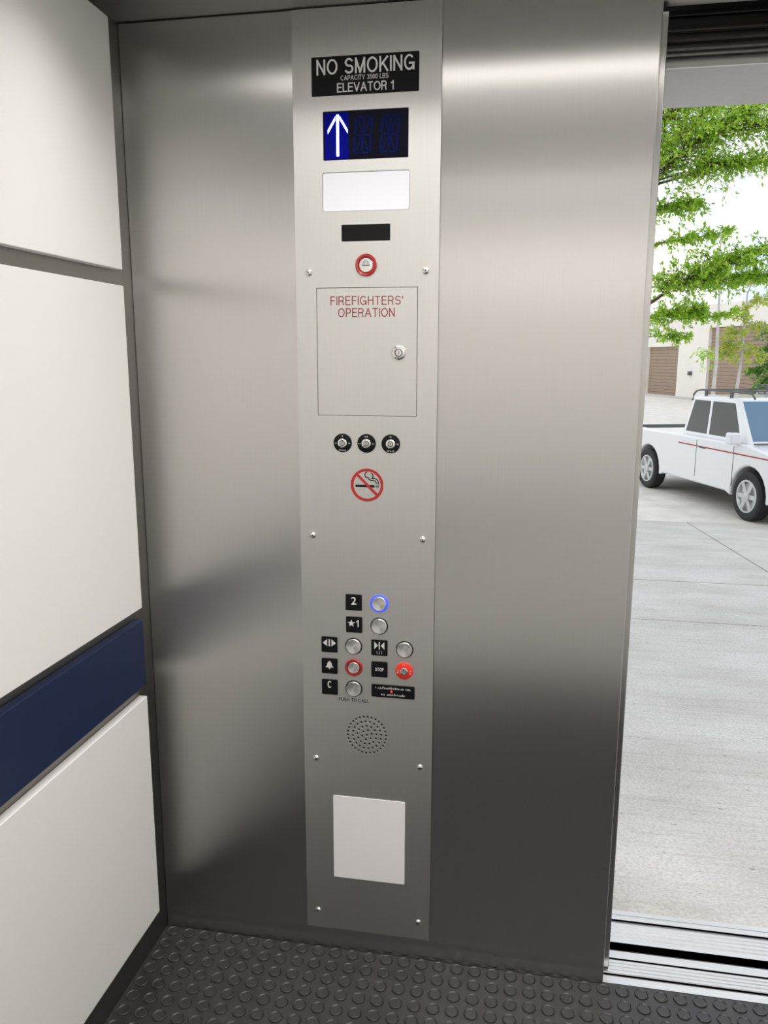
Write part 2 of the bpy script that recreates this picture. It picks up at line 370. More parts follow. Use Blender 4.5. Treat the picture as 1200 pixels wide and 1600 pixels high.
# linear ceiling lamps (out of the frame above, seen as bands of light in the steel)
def strip_lamp(y, wd, power, spread, label):
    x0, x1 = 0.22, CAB_R-0.22
    root = empty('ceiling_lamp', ((x0+x1)/2, y, H-0.006)); tag(root, label, 'lamp', 'linear ceiling lamps')
    for s in (-1, 1): obj('side_rail', B(x0-0.01, x1+0.01, y+s*(wd/2+0.006)-0.006, y+s*(wd/2+0.006)+0.006, H-0.012, H-0.0005), 'chrome', root, bevel=0.001)
    obj('diffuser', B(x0, x1, y-wd/2, y+wd/2, H-0.006, H-0.0005), 'lamp', root)
    ld = bpy.data.lights.new('lamp_light', 'AREA'); ld.shape = 'RECTANGLE'; ld.size = x1-x0; ld.size_y = wd*0.9; ld.energy = power; ld.color = (1.0, 0.98, 0.95); ld.spread = math.radians(spread)
    lo = bpy.data.objects.new('lamp_light', ld); lo.location = ((x0+x1)/2, y, H-0.008); put(lo, root)
strip_lamp(-0.42, 0.08, 15.0, 134, 'linear ceiling lamp nearer the control panel wall')
strip_lamp(-1.52, 0.10, 19.0, 156, 'linear ceiling lamp nearer the rear wall')

# ------------------------------------------------------------------ studded rubber floor
fl = obj('floor', B(-T, CAB_R+T, -CAB_D-T, 0.004, -0.03, 0.0), 'rubber')
structure(fl, 'dark grey rubber floor covered with raised round studs', 'floor')
PITCH_S = 0.0462; RS = 0.0172
def stud_mesh(bm, cx, cy, n=18):
    prof = ((RS, 0.0), (RS-0.0004, 0.0027), (RS-0.0014, 0.0034), (RS-0.0026, 0.0030), (RS-0.0042, 0.0017), (0.0, 0.0015))
    prev = None
    for r, z in prof:
        ring = [bm.verts.new((cx, cy, z))] if r == 0 else [bm.verts.new((cx+r*math.cos(2*PI*i/n), cy+r*math.sin(2*PI*i/n), z)) for i in range(n)]
        if prev:
            for i in range(n):
                if len(ring) == 1: bm.faces.new((prev[i], prev[(i+1) % n], ring[0]))
                else: bm.faces.new((prev[i], prev[(i+1) % n], ring[(i+1) % n], ring[i]))
        prev = ring
spots = []
ny = int(CAB_D/PITCH_S); nx = int(CAB_R/PITCH_S)+1
for j in range(ny):
    for i in range(nx):
        x = 0.026+i*PITCH_S; y = -0.020-j*PITCH_S
        if x < CAB_R-0.02: spots.append((x, y))
def on_view(p):
    u, v, z = project((p[0], p[1], 0)); return z > 0.1 and -20 < u < 1220 and v < 1625
seen = sorted([p for p in spots if on_view(p)], key=lambda p: (Vector((*p, 0))-CAM).length)[:300]
seen_set = set(seen)
sm = bmesh.new(); stud_mesh(sm, 0, 0)
first = obj('rubber_stud', sm, 'rubber', fl, smooth=True, loc=(seen[0][0], seen[0][1], 0))
for p in seen[1:]:
    o = first.copy(); o.location = (p[0], p[1], 0); C.objects.link(o); o.parent = fl; o.matrix_parent_inverse = first.matrix_parent_inverse
bm = bmesh.new()
for p in spots:
    if p not in seen_set: stud_mesh(bm, p[0], p[1], 12)
o = obj('rubber_studs', bm, 'rubber', fl, smooth=True); o['kind'] = 'stuff'

# ------------------------------------------------------------------ doorway: sills, doors, tracks, landing frame
def sill(name, prof, x0, x1, label):
    """cross-section (y, z) run along x"""
    bm = bmesh.new()
    a = [bm.verts.new((x0, y, z)) for y, z in prof]; b = [bm.verts.new((x1, y, z)) for y, z in prof]
    bm.faces.new(a); bm.faces.new(b[::-1]); n = len(prof)
    for i in range(n): bm.faces.new((a[i], b[i], b[(i+1) % n], a[(i+1) % n]))
    return structure(obj(name, bm, 'alu'), label, 'door sill')
def ribs(y0, y1, n, top=0.0, h=0.0030):
    out = []; p = (y1-y0)/n
    for i in range(n):
        a = y0+i*p
        out += [(a+0.12*p, top-h), (a+0.25*p, top), (a+0.88*p, top), (a+1.0*p, top-h)]
    return out
car = [(0.004, -0.03), (0.004, 0.001), (0.0285, 0.001), (0.0285, -0.007), (0.041, -0.007), (0.041, -0.001)] + ribs(0.041, 0.090, 4, 0.0) + [(0.090, -0.005), (0.0965, -0.005), (0.0965, 0.0), (0.1235, 0.0), (0.1235, -0.03)]
sill('trim_2', car, 0.3, DOOR_R+0.1, 'ribbed aluminium cab sill beside the rubber floor')
land = [(0.157, -0.03), (0.157, 0.0), (0.176, 0.0), (0.1775, -0.003)] + ribs(0.178, 0.237, 4, 0.0) + [(0.237, -0.006), (0.2505, -0.006), (0.2505, 0.0), (0.2685, 0.0), (0.2695, -0.003), (0.272, -0.003), (0.273, 0.0), (0.290, 0.0), (0.290, -0.03)]
sill('trim_3', land, 0.3, DOOR_R+0.1, 'ribbed aluminium landing sill beyond the dark gap')
structure(obj('trim_4', B(0.3, DOOR_R+0.1, 0.118, 0.162, -0.06, -0.024), 'bumper_grey'), 'dark shaft gap between the two sills', 'trim')
# sliding doors parked behind the steel front wall
def slide_door(name, x1, y0, y1, z1, label):
    d = obj(name, B(x1-1.05, x1, y0, y1, 0.006, z1), 'steel', bevel=0.0015)
    structure(d, label, 'door')
    obj('edge_trim', B(x1-0.004, x1+0.0015, y0+0.010, y0+0.016, 0.008, z1-0.02), 'dark_metal', d)
    return d
slide_door('door_1', 1.1985, 0.044, 0.074, 2.262, 'thin steel edge of the open cab door behind the front wall')
slide_door('door_2', 1.203, 0.172, 0.200-0.004, 2.195, 'edge of the open steel landing door')
JX = 1.208
bm = bmesh.new(); GW = 7.0
box(bm, -GW, JX, 0.205, 0.49, -0.6, 5.0); box(bm, DOOR_R+0.02, GW+2, 0.205, 0.49, -0.6, 5.0); box(bm, JX, DOOR_R+0.02, 0.205, 0.49, 2.236, 5.0)
wlnd = structure(obj('wall_landing', bm, 'stucco'), 'outer building wall around the elevator doorway', 'wall')
fr = obj('trim_5', B(JX-0.001, DOOR_R+0.021, 0.200, 0.494, 2.199, 2.2355), 'frame_paint', bevel=0.002)
structure(fr, 'pale painted soffit of the landing door frame above the doorway', 'trim')
obj('frame_lip', B(JX-0.001, DOOR_R+0.021, 0.192, 0.200, 2.199, 2.234), 'steel', fr, bevel=0.001)
trk = obj('trim_6', B(0.2, DOOR_R+0.1, 0.165, 0.19, 2.236, 2.55), 'void')
structure(trk, 'black door track housing above the doorway', 'trim')
for y, z, h, mt in ((0.118, 2.278, 0.010, 'dark_metal'), (0.122, 2.250, 0.006, 'dark_metal'), (0.145, 2.240, 0.012, 'dark_metal'), (0.15, 2.225, 0.007, 'dark_metal')):
    obj('track_rail', B(0.2, DOOR_R+0.1, y, y+0.016, z, z+h), mt, trk, bevel=0.001)
structure(obj('trim_7', B(-0.1, CAB_R+0.1, 0.036, 0.204, 2.56, 2.60), 'void'), 'dark top of the door track housing', 'trim')
structure(obj('trim_8', B(W, DOOR_R+0.1, 0.036, 0.05, 2.30, 2.56), 'void'), 'dark inner face above the cab doorway', 'trim')
# shaft sides so that no daylight slips in beside the doors
structure(obj('trim_9', B(-0.14, -0.10, -CAB_D-0.1, 0.205, -0.3, 2.6), 'void'), 'hoistway side beyond the left cab wall', 'trim')
structure(obj('trim_10', B(CAB_R+0.10, CAB_R+0.14, -CAB_D-0.1, 0.205, -0.3, 2.6), 'void'), 'hoistway side beyond the right cab wall', 'trim')

# ================================================================== CONTROL PANEL
cp = empty('control_panel', (0.572, 0.0, 0.0617))
tag(cp, 'tall satin steel elevator control panel with buttons and display on the front wall', 'control panel')
PT = 0.004                                   # plate thickness; front face at y = -PT
YF = -PT
bm = bmesh.new(); box(bm, 0.4074, 0.7369, YF, -0.0001, 0.0617, H-0.002)
face = obj('faceplate', bm, 'plate', cp)
cut = bmesh.new()
def hole(pts): prism_xz(cut, pts, 0.002, -0.01)
hole(rrect(0.4757, 0.6660, 1.990, 2.0905, 0.0015)); hole(rrect(0.4727, 0.6690, 1.882, 1.9645, 0.005)); hole(rrect(0.5156, 0.6266, 1.8176, 1.8531, 0.002))
hole(rrect(0.4555, 0.6900, 1.4275, 1.7175, 0.001))
SPX, SPZ = 0.5711, 0.6265
hole_pts = [(0, 0)]
for r, n in ((0.0125, 6), (0.0245, 13), (0.0365, 20), (0.0490, 30)):
    for i in range(n): hole_pts.append((r*math.cos(2*PI*(i+0.3)/n), r*math.sin(2*PI*(i+0.3)/n)))
for dx, dz in hole_pts: hole(circ(SPX+dx, SPZ+dz, 0.0031, 10))
cme = bpy.data.meshes.new('cutter'); bmesh.ops.recalc_face_normals(cut, faces=cut.faces); cut.to_mesh(cme); cut.free()
co = bpy.data.objects.new('cutter', cme); C.objects.link(co)
bo = face.modifiers.new('holes', 'BOOLEAN'); bo.operation = 'DIFFERENCE'; bo.object = co; bo.solver = 'EXACT'
dg = bpy.context.evaluated_depsgraph_get()
nm = bpy.data.meshes.new_from_object(face.evaluated_get(dg))
face.modifiers.clear(); old = face.data; face.data = nm; bpy.data.meshes.remove(old); nm.name = 'faceplate'
bpy.data.objects.remove(co); bpy.data.meshes.remove(cme)
md = face.modifiers.new('bevel', 'BEVEL'); md.width = 0.0006; md.segments = 1; md.limit_method = 'ANGLE'

def P2(name, pts, y0, y1, mat, parent=cp, bevel=0.0, seg=2, smooth=False):
    return obj(name, prism_xz(bmesh.new(), pts, y0, y1), mat, parent, bevel=bevel, seg=seg, smooth=smooth)
# capacity plate with raised lettering
pl = P2('capacity_plate', rrect(0.4514, 0.6882, 2.122, 2.2005, 0.002), YF, YF-0.0015, 'black', bevel=0.0004, seg=1)
pl['label'] = 'black plate with white capital lettering'
yp = YF-0.0015
strokes('lettering', 'NO SMOKING', 0.4630, 0.6785, 2.1640, 0.0310, yp, 'ink_white', pl, weight=0.125, gap=0.34)
strokes('lettering', 'CAPACITY 3500 LBS', 0.5165, 0.6220, 2.1510, 0.0098, yp, 'ink_silver', pl, gap=0.34)
strokes('lettering', 'ELEVATOR 1', 0.5085, 0.6335, 2.1275, 0.0185, yp, 'ink_white', pl, gap=0.30)
# floor display
ds = P2('position_display', rrect(0.4760, 0.6657, 1.9903, 2.0902, 0.0015), -0.0002, -0.0012, 'display'); ds['label'] = 'dark blue display with a lit up arrow'
P2('arrow_cell', [(0.4785, 1.9925), (0.5325, 1.9925), (0.5325, 2.088), (0.4785, 2.088)], -0.0012, -0.0014, 'halo_cell', ds)
ya, yb = -0.0030, -0.0036
AX = 0.5085
bm = bmesh.new(); prism_xz(bm, [(AX-0.0030, 1.998), (AX+0.0030, 1.998), (AX+0.0030, 2.0835), (AX-0.0030, 2.0835)], ya, yb)
for s in (-1, 1): prism_xz(bm, [(AX+s*0.0048, 2.0810), (AX+s*0.0048, 2.0725), (AX+s*0.0225, 2.0440), (AX+s*0.0225, 2.0530)], ya, yb)
obj('lit_arrow', bm, 'arrow_led', ds)
bm = bmesh.new()
for s in (-1, 1): prism_xz(bm, [(AX+s*0.0060, 2.0005), (AX+s*0.0075, 2.0005), (AX+s*0.0225, 2.0280), (AX+s*0.0225, 2.0330), (AX+s*0.0205, 2.0290)], -0.0014, -0.0018)
obj('unlit_arrow', bm, 'led_off', ds)
def digit(x0):
    bm = bmesh.new(); wd, z0, z1 = 0.0365, 2.0035, 2.0765; sl = 0.16; zm = (z0+z1)/2; th = 0.0050
    def q(u, v): z = z0+v*(z1-z0); return (x0+u*wd+(z-z0)*sl*0.55, z)
    def seg(a, b, t=th):
        (ax, az), (bx, bz) = q(*a), q(*b); dx, dz = bx-ax, bz-az; l = math.hypot(dx, dz); ux, uz = dx/l, dz/l; nx_, nz_ = -uz*t/2, ux*t/2; e = t*0.45
        prism_xz(bm, [(ax, az), (ax+ux*e+nx_, az+uz*e+nz_), (bx-ux*e+nx_, bz-uz*e+nz_), (bx, bz), (bx-ux*e-nx_, bz-uz*e-nz_), (ax+ux*e-nx_, az+uz*e-nz_)], -0.0012, -0.0017)
    g = 0.02
    for v in (0, 0.5, 1): seg((0.05, v), (0.47, v)); seg((0.53, v), (0.95, v))
    for u in (0, 1): seg((u, 0.02), (u, 0.48)); seg((u, 0.52), (u, 0.98))
    seg((0.5, 0.04), (0.5, 0.47), th*0.9); seg((0.5, 0.53), (0.5, 0.96), th*0.9)
    seg((0.14, 0.05), (0.44, 0.46), th*0.8); seg((0.56, 0.54), (0.86, 0.95), th*0.8); seg((0.86, 0.05), (0.56, 0.46), th*0.8); seg((0.44, 0.54), (0.14, 0.95), th*0.8)
    prism_xz(bm, circ(x0+wd+0.0065, z0+0.002, 0.0018, 10), -0.0012, -0.0017)
    obj('digit', bm, 'led_off', ds)
digit(0.5435); digit(0.6030)
wn = P2('light_window', rrect(0.4733, 0.6684, 1.8826, 1.9639, 0.0045), -0.0002, -0.0028, 'white_lens', bevel=0.0006, seg=1); wn['label'] = 'plain white lit window'
bw = P2('black_window', rrect(0.5160, 0.6262, 1.8180, 1.8527, 0.002), -0.0002, -0.0030, 'black_gloss'); bw['label'] = 'small black window'

def turned(name, x, z, prof, mat, parent, n=32):
    return obj(name, lathe_y(bmesh.new(), prof, n), mat, parent, smooth=True, loc=(x, 0, z))
# fire indicator button
fb = turned('fire_button', 0.572, 1.7657, [(0.0245, YF), (0.0245, YF-0.0030), (0.0225, YF-0.0048), (0.0185, YF-0.0042), (0.0172, YF-0.0010), (0.0, YF-0.0010)], 'red_gloss', cp); fb['label'] = 'red ringed button with engraved fire hat'
turned('button_cap', 0.572, 1.7657, [(0.0162, YF-0.0005), (0.0162, YF-0.0028), (0.0152, YF-0.0036), (0.0, YF-0.0038)], 'chrome', fb)
bm = bmesh.new(); yy = YF-0.0038
prism_xz(bm, [(0.5640, 1.7640), (0.5800, 1.7640), (0.5815, 1.7655), (0.5625, 1.7655)], yy, yy-0.0003)
ribbon(bm, [(0.5650, 1.7660), (0.5655, 1.7700), (0.5685, 1.7735), (0.5720, 1.7750), (0.5755, 1.7735), (0.5785, 1.7700), (0.5790, 1.7660)], 0.0012, yy, yy-0.0003)
ribbon(bm, [(0.5690, 1.7662), (0.5695, 1.7700), (0.5720, 1.7720), (0.5745, 1.7700), (0.5750, 1.7662)], 0.001, yy, yy-0.0003)
obj('engraving', bm, 'ink_grey', fb)
# screws
for z in (1.7515, 1.138, 0.5515, 0.1115):
    for x in (0.4385, 0.7072):
        s = turned('screw', x, z, [(0.0080, YF), (0.0078, YF-0.0012), (0.0062, YF-0.0034), (0.0030, YF-0.0045), (0.0020, YF-0.0046), (0.0018, YF-0.0030), (0.0, YF-0.0030)], 'chrome', cp, 20)
        turned('screw_socket', x, z, [(0.0018, YF-0.0034), (0.0, YF-0.0034)], 'void', s, 6)
# firefighters' cabinet
P2('cabinet_recess', rrect(0.4550, 0.6905, 1.4270, 1.7180, 0.001), -0.00012, -0.0006, 'void')
dr = P2('cabinet_door', rrect(0.4566, 0.6889, 1.4286, 1.7164, 0.0008), -0.0008, YF, 'plate', bevel=0.0004, seg=1); dr['label'] = 'small flush door with red capital lettering'
strokes('lettering', "FIREFIGHTERS'", 0.4885, 0.6565, 1.6785, 0.0200, YF, 'ink_red', dr, 0.0002, 0.115, 0.34)
strokes('lettering', 'OPERATION', 0.5060, 0.6375, 1.6520, 0.0200, YF, 'ink_red', dr, 0.0002, 0.115, 0.32)
lk = turned('door_lock', 0.6475, 1.5726, [(0.0165, YF), (0.0162, YF-0.0022), (0.0130, YF-0.0048), (0.0085, YF-0.0050), (0.0080, YF-0.0036), (0.0, YF-0.0036)], 'chrome', dr); lk['label'] = 'round chrome lock'
obj('lock_groove', annulus(bmesh.new(), 0.6475, 1.5726, 0.0072, 0.0090, YF-0.0030, YF-0.0052, 28), 'dark_metal', dr)
obj('keyhole', B(0.6468, 0.6482, YF-0.0041, YF-0.0032, 1.5692, 1.5762), 'void', dr)
# key switches
def marks(x0, x1, zb, h, yface, parent, n):
    """a line of tiny print too small to read"""
    bm = bmesh.new(); p = (x1-x0)/n; rng = random.Random(int(x0*1e5)+n)
    for i in range(n):
        if n > 8 and rng.random() < 0.10: continue
        hh = h*rng.choice((0.62, 0.62, 0.7, 1.0)); a = x0+i*p; k = rng.random(); tk_ = p*0.26
        if k < 0.75: prism_xz(bm, [(a, zb), (a+tk_, zb), (a+tk_, zb+hh), (a, zb+hh)], yface, yface-0.0002)
        if k > 0.25: prism_xz(bm, [(a+p*0.46, zb), (a+p*0.72, zb), (a+p*0.72, zb+hh*0.9), (a+p*0.46, zb+hh*0.9)], yface, yface-0.0002)
        zz = zb+hh*rng.choice((0.0, 0.4, 0.8)); prism_xz(bm, [(a, zz), (a+p*0.72, zz), (a+p*0.72, zz+h*0.17), (a, zz+h*0.17)], yface, yface-0.0002)
    return obj('lettering', bm, 'ink_silver', parent)
KL = ((0.5147, (1, 2, 2, 6)), (0.572, (3, 2, 2, 0)), (0.6298, (2, 0, 2, 6)))
for kx, words in KL:
    k = turned('key_switch', kx, 1.3637, [(0.0222, YF), (0.0220, YF-0.0014), (0.0208, YF-0.0020), (0.0, YF-0.0020)], 'black', cp); k['label'] = 'black round key switch with a chrome barrel'
    turned('lock_barrel', kx, 1.3637, [(0.0112, YF-0.0018), (0.0110, YF-0.0050), (0.0095, YF-0.0060), (0.0064, YF-0.0060), (0.0060, YF-0.0040), (0.0052, YF-0.0040), (0.0048, YF-0.0056), (0.0, YF-0.0056)], 'chrome', k, 24)
    obj('barrel_groove', annulus(bmesh.new(), kx, 1.3637, 0.0050, 0.0066, YF-0.0030, YF-0.0061, 24), 'dark_metal', k)
    obj('key_slot', B(kx-0.0008, kx+0.0008, YF-0.0060, YF-0.0052, 1.3637-0.0032, 1.3637+0.0032), 'void', k)
    yk = YF-0.0020
    if words[0]: marks(kx-0.0014*words[0], kx+0.0014*words[0], 1.3637+0.0145, 0.0042, yk, k, words[0])
    if words[1]: marks(kx-0.0192, kx-0.0140, 1.3637-0.0020, 0.0042, yk, k, words[1])
    if words[2]: marks(kx+0.0140, kx+0.0192, 1.3637-0.0020, 0.0042, yk, k, words[2])
    if words[3]: marks(kx-0.0085, kx+0.0085, 1.3637-0.0185, 0.0040, yk, k, words[3])
# no smoking symbol
NX, NZ, NR = 0.5731, 1.2648, 0.0395
ns = obj('no_smoking_symbol', annulus(bmesh.new(), NX, NZ, NR*0.83, NR, YF, YF-0.0006), 'red', cp); ns['label'] = 'red prohibition ring around a black cigarette'
def nsp(u, v): return NX+u*NR, NZ+v*NR
bm = bmesh.new(); ribbon(bm, [nsp(-0.62, 0.64), nsp(0.62, -0.60)], NR*0.155, YF-0.0002, YF-0.0008); obj('slash', bm, 'red', ns)
bm = bmesh.new()
for u0, u1 in ((-0.72, 0.46), (0.54, 0.59), (0.65, 0.71)): prism_xz(bm, [nsp(u0, -0.14), nsp(u1, -0.14), nsp(u1, 0.005), nsp(u0, 0.005)], YF, YF-0.0004)
obj('cigarette', bm, 'black', ns)
bm = bmesh.new(); tw = NR*0.062
ribbon(bm, [nsp(*p) for p in ((0.02, 0.80), (-0.08, 0.75), (-0.13, 0.63), (-0.10, 0.50), (0.0, 0.43), (0.10, 0.44), (0.10, 0.36), (0.20, 0.30), (0.38, 0.29), (0.50, 0.25), (0.56, 0.16), (0.57, 0.08))], tw, YF, YF-0.0004)
ribbon(bm, [nsp(*p) for p in ((0.23, 0.73), (0.34, 0.66), (0.38, 0.55), (0.33, 0.45), (0.26, 0.42), (0.45, 0.41), (0.58, 0.37), (0.66, 0.27), (0.69, 0.16), (0.69, 0.06))], tw, YF, YF-0.0004)
obj('smoke', bm, 'black', ns)
# call buttons and their tags
TS = 0.0203
ZR = (0.9736, 0.9166, 0.8606, 0.8048, 0.7490)
def tagplate(x, z, label):
    t = P2('button_tag', rrect(x-TS, x+TS, z-TS, z+TS, 0.0025), YF, YF-0.0022, 'black', bevel=0.0006, seg=1); t['label'] = label
    return t
def symbol(parent, polys, mat='ink_silver'):
    bm = bmesh.new()
    for p in polys: prism_xz(bm, p, YF-0.0021, YF-0.0030)
    return obj('symbol', bm, mat, parent)
yt = YF-0.0022
def rel(x, z, pts): return [(x+a, z+b) for a, b in pts]
t = tagplate(0.5395, ZR[0], 'black tag with the number 2'); lettering('symbol', '2', 0.5330, 0.5460, ZR[0]-0.005, 0.0195, yt, 'ink_silver', t, 0.0008, 0.01)
t = tagplate(0.5402, ZR[1], 'black tag with a star and the number 1'); strokes('symbol', '1', 0.5455, 0.5520, ZR[1]-0.005, 0.0180, yt, 'ink_silver', t, 0.0008, 0.15)
st = []
for i in range(10):
    a = PI/2+i*PI/5; r = 0.0098 if i % 2 == 0 else 0.0040
    st.append((0.5335+r*math.cos(a), ZR[1]+0.0035+r*math.sin(a)))
symbol(t, [st])
def tri_open(x, z):
    return [rel(x, z, [(-0.0056, 0.0090), (-0.0165, 0.0), (-0.0165, -0.0006), (-0.0056, -0.0090)]), rel(x, z, [(-0.0018, -0.0090), (0.0018, -0.0090), (0.0018, 0.0090), (-0.0018, 0.0090)]), rel(x, z, [(0.0056, 0.0090), (0.0165, 0.0), (0.0165, -0.0006), (0.0056, -0.0090)])]
def tri_close(x, z):
    return [rel(x, z, [(-0.0125, 0.0095), (-0.0036, 0.0), (-0.0125, -0.0095)]), rel(x, z, [(-0.0013, -0.0095), (0.0013, -0.0095), (0.0013, 0.0095), (-0.0013, 0.0095)]), rel(x, z, [(0.0125, 0.0095), (0.0036, 0.0), (0.0125, -0.0095)])]
t = tagplate(0.4772, ZR[2]+0.0005, 'black tag with outward door open arrows'); symbol(t, tri_open(0.4772, ZR[2]+0.0055))
t = tagplate(0.6035, ZR[2]+0.0005, 'black tag with inward door close arrows'); symbol(t, tri_close(0.6035, ZR[2]+0.0065))
bm = bmesh.new()
for i, (dx, dz) in enumerate(((-0.006, 0.003), (-0.006, 0.0), (-0.006, -0.003), (-0.003, -0.003), (0.001, 0.003), (0.001, 0.0), (0.001, -0.003), (0.006, 0.003), (0.006, 0.0), (0.006, -0.003))):
    prism_xz(bm, circ(0.6035+dx, ZR[2]-0.0115+dz, 0.0008, 6), yt, yt-0.0004)
obj('braille', bm, 'ink_silver', t)
t = tagplate(0.4770, ZR[3], 'black tag with an alarm bell')
bell = [(-0.0100, -0.0062), (-0.0096, -0.0045), (-0.0062, -0.0010), (-0.0056, 0.0040), (-0.0034, 0.0078), (-0.0010, 0.0092), (-0.0006, 0.0112), (0.0006, 0.0112), (0.0010, 0.0092), (0.0034, 0.0078), (0.0056, 0.0040), (0.0062, -0.0010), (0.0096, -0.0045), (0.0100, -0.0062)]
symbol(t, [rel(0.4770, ZR[3]+0.003, bell), circ(0.4770, ZR[3]-0.0050, 0.0024, 10)])
t = tagplate(0.6036, ZR[3], 'black tag reading STOP'); strokes('symbol', 'STOP', 0.5930, 0.6142, ZR[3]-0.004, 0.0085, yt, 'ink_silver', t, 0.0006, 0.135, 0.4)
t = tagplate(0.4770, ZR[4], 'black tag with the letter C'); strokes('symbol', 'C', 0.4715, 0.4820, ZR[4]-0.002, 0.0185, yt, 'ink_silver', t, 0.0008, 0.15)
def push_button(x, z, label, ring='dark'):
    if ring == 'dark':
        b = turned('push_button', x, z, [(0.0218, YF), (0.0216, YF-0.0012), (0.0200, YF-0.0014), (0.0198, YF-0.0002), (0.0, YF-0.0002)], 'dark_metal', cp)
        turned('button_cap', x, z, [(0.0192, YF-0.0004), (0.0192, YF-0.0040), (0.0182, YF-0.0050), (0.0, YF-0.0030)], 'cap', b)
    elif ring == 'blue':
        b = turned('push_button', x, z, [(0.0222, YF), (0.0220, YF-0.0018), (0.0186, YF-0.0030), (0.0180, YF-0.0006), (0.0, YF-0.0006)], 'blue_led', cp)
        turned('button_cap', x, z, [(0.0178, YF-0.0010), (0.0178, YF-0.0042), (0.0168, YF-0.0052), (0.0, YF-0.0032)], 'cap', b)
    else:
        b = turned('push_button', x, z, [(0.0222, YF), (0.0220, YF-0.0030), (0.0205, YF-0.0048), (0.0165, YF-0.0046), (0.0152, YF-0.0010), (0.0, YF-0.0010)], 'red_gloss', cp)
        turned('button_cap', x, z, [(0.0148, YF-0.0010), (0.0148, YF-0.0040), (0.0138, YF-0.0048), (0.0, YF-0.0040)], 'cap', b)
    b['label'] = label
    return b
push_button(0.6029, ZR[0]+0.0005, 'round steel button with a lit blue ring', 'blue')
push_button(0.6029, ZR[1], 'round steel button beside the star tag'); push_button(0.5386, ZR[2], 'round steel door open button'); push_button(0.6660, ZR[2], 'round steel door close button')
push_button(0.5388, ZR[3], 'round steel button in a red ring', 'red'); push_button(0.5387, ZR[4], 'round steel call button')
sb = turned('stop_switch', 0.6657, ZR[3]+0.0005, [(0.0222, YF), (0.0220, YF-0.0020), (0.0205, YF-0.0032), (0.0100, YF-0.0034), (0.0, YF-0.0034)], 'red_bright', cp); sb['label'] = 'bright red key switch'
turned('lock_barrel', 0.6657, ZR[3]+0.0005, [(0.0100, YF-0.0030), (0.0098, YF-0.0062), (0.0080, YF-0.0070), (0.0056, YF-0.0068), (0.0052, YF-0.0050), (0.0042, YF-0.0050), (0.0038, YF-0.0064), (0.0, YF-0.0064)], 'chrome', sb, 24)
bm = bmesh.new()
for dx, dz in ((0, 0.0165), (-0.0160, 0.001), (-0.0160, -0.0045), (0.0160, 0.001), (0.0150, -0.0055)): prism_xz(bm, circ(0.6657+dx, ZR[3]+dz, 0.0013, 8), YF-0.003, YF-0.0037)
obj('marking', bm, 'ink_white', sb)
ip = P2('indicator_plate', rrect(0.5836, 0.6917, 0.7322, 0.7655, 0.0025), YF, YF-0.0020, 'black', bevel=0.0005, seg=1); ip['label'] = 'small black plate with two lines of tiny text and a red light'
marks(0.5925, 0.6830, 0.7545, 0.0060, YF-0.0020, ip, 27)
marks(0.6080, 0.6680, 0.7378, 0.0058, YF-0.0020, ip, 17)
turned('red_light', 0.6340, 0.7490, [(0.0030, YF-0.0018), (0.0028, YF-0.0032), (0.0, YF-0.0040)], 'red_led', ip, 12)
strokes('lettering', 'PUSH TO CALL', 0.4995, 0.5770, 0.7135, 0.0095, YF, 'ink_grey', cp, 0.0002, 0.16, 0.34)
sg = P2('speaker_backing', circ(SPX, SPZ, 0.056, 32), -0.00012, -0.0006, 'void'); sg['label'] = 'black speaker behind rings of round holes'

# white notice stuck low on the panel
nb = P2('notice_sheet', rrect(0.4825, 0.6700, 0.2180, 0.4520, 0.003), YF-0.0002, YF-0.0016, 'paper', parent=None, bevel=0.0003, seg=1)
tag(nb, 'blank white notice sheet fixed low on the control panel under the speaker', 'notice')

# ================================================================== OUTSIDE
SL = 0.08; FLAT_Y = 10.3
def gz(y): return -SL*(min(y, FLAT_Y)-0.29)
bm = bmesh.new()
for a, b in ((0.29, FLAT_Y), (FLAT_Y, 140.0)):
    v = [bm.verts.new((x, y, gz(y)-0.035)) for x, y in ((-60, a), (90, a), (90, b), (-60, b))]; bm.faces.new(v)
gr = obj('pavement', bm, 'asphalt'); structure(gr, 'pale yard surface running back from the doorway to the warehouse', 'ground')
GAP = 0.020
rows = ((0.2905, 3.93), (3.93, 5.49), (5.49, FLAT_Y)); cols = (-6.0, -2.6, 0.35, 3.30, 6.3, 9.5)
cols1 = (-6.0, -3.0, 0.0, 6.3, 9.5)
for ri, (a, b) in enumerate(rows):
    cc = cols if ri == 2 else cols1
    for c0, c1 in zip(cc, cc[1:]):
        bm = bmesh.new(); y0, y1, x0, x1 = a+(GAP/2 if ri else 0), b-GAP/2*(1 if ri == 1 else 0.5), c0+GAP/2, c1-GAP/2
        pts = [(x0, y0, gz(y0)-0.001), (x1, y0, gz(y0)-0.001), (x1, y1, gz(y1)-0.001), (x0, y1, gz(y1)-0.001)]
        t_ = [bm.verts.new(p) for p in pts]; b_ = [bm.verts.new((p[0], p[1], p[2]-0.033)) for p in pts]
        bm.faces.new(t_); bm.faces.new(b_)
        for i in range(4): bm.faces.new((t_[i], t_[(i+1) % 4], b_[(i+1) % 4], b_[i]))
        obj('concrete_slab', bm, 'concrete', gr)

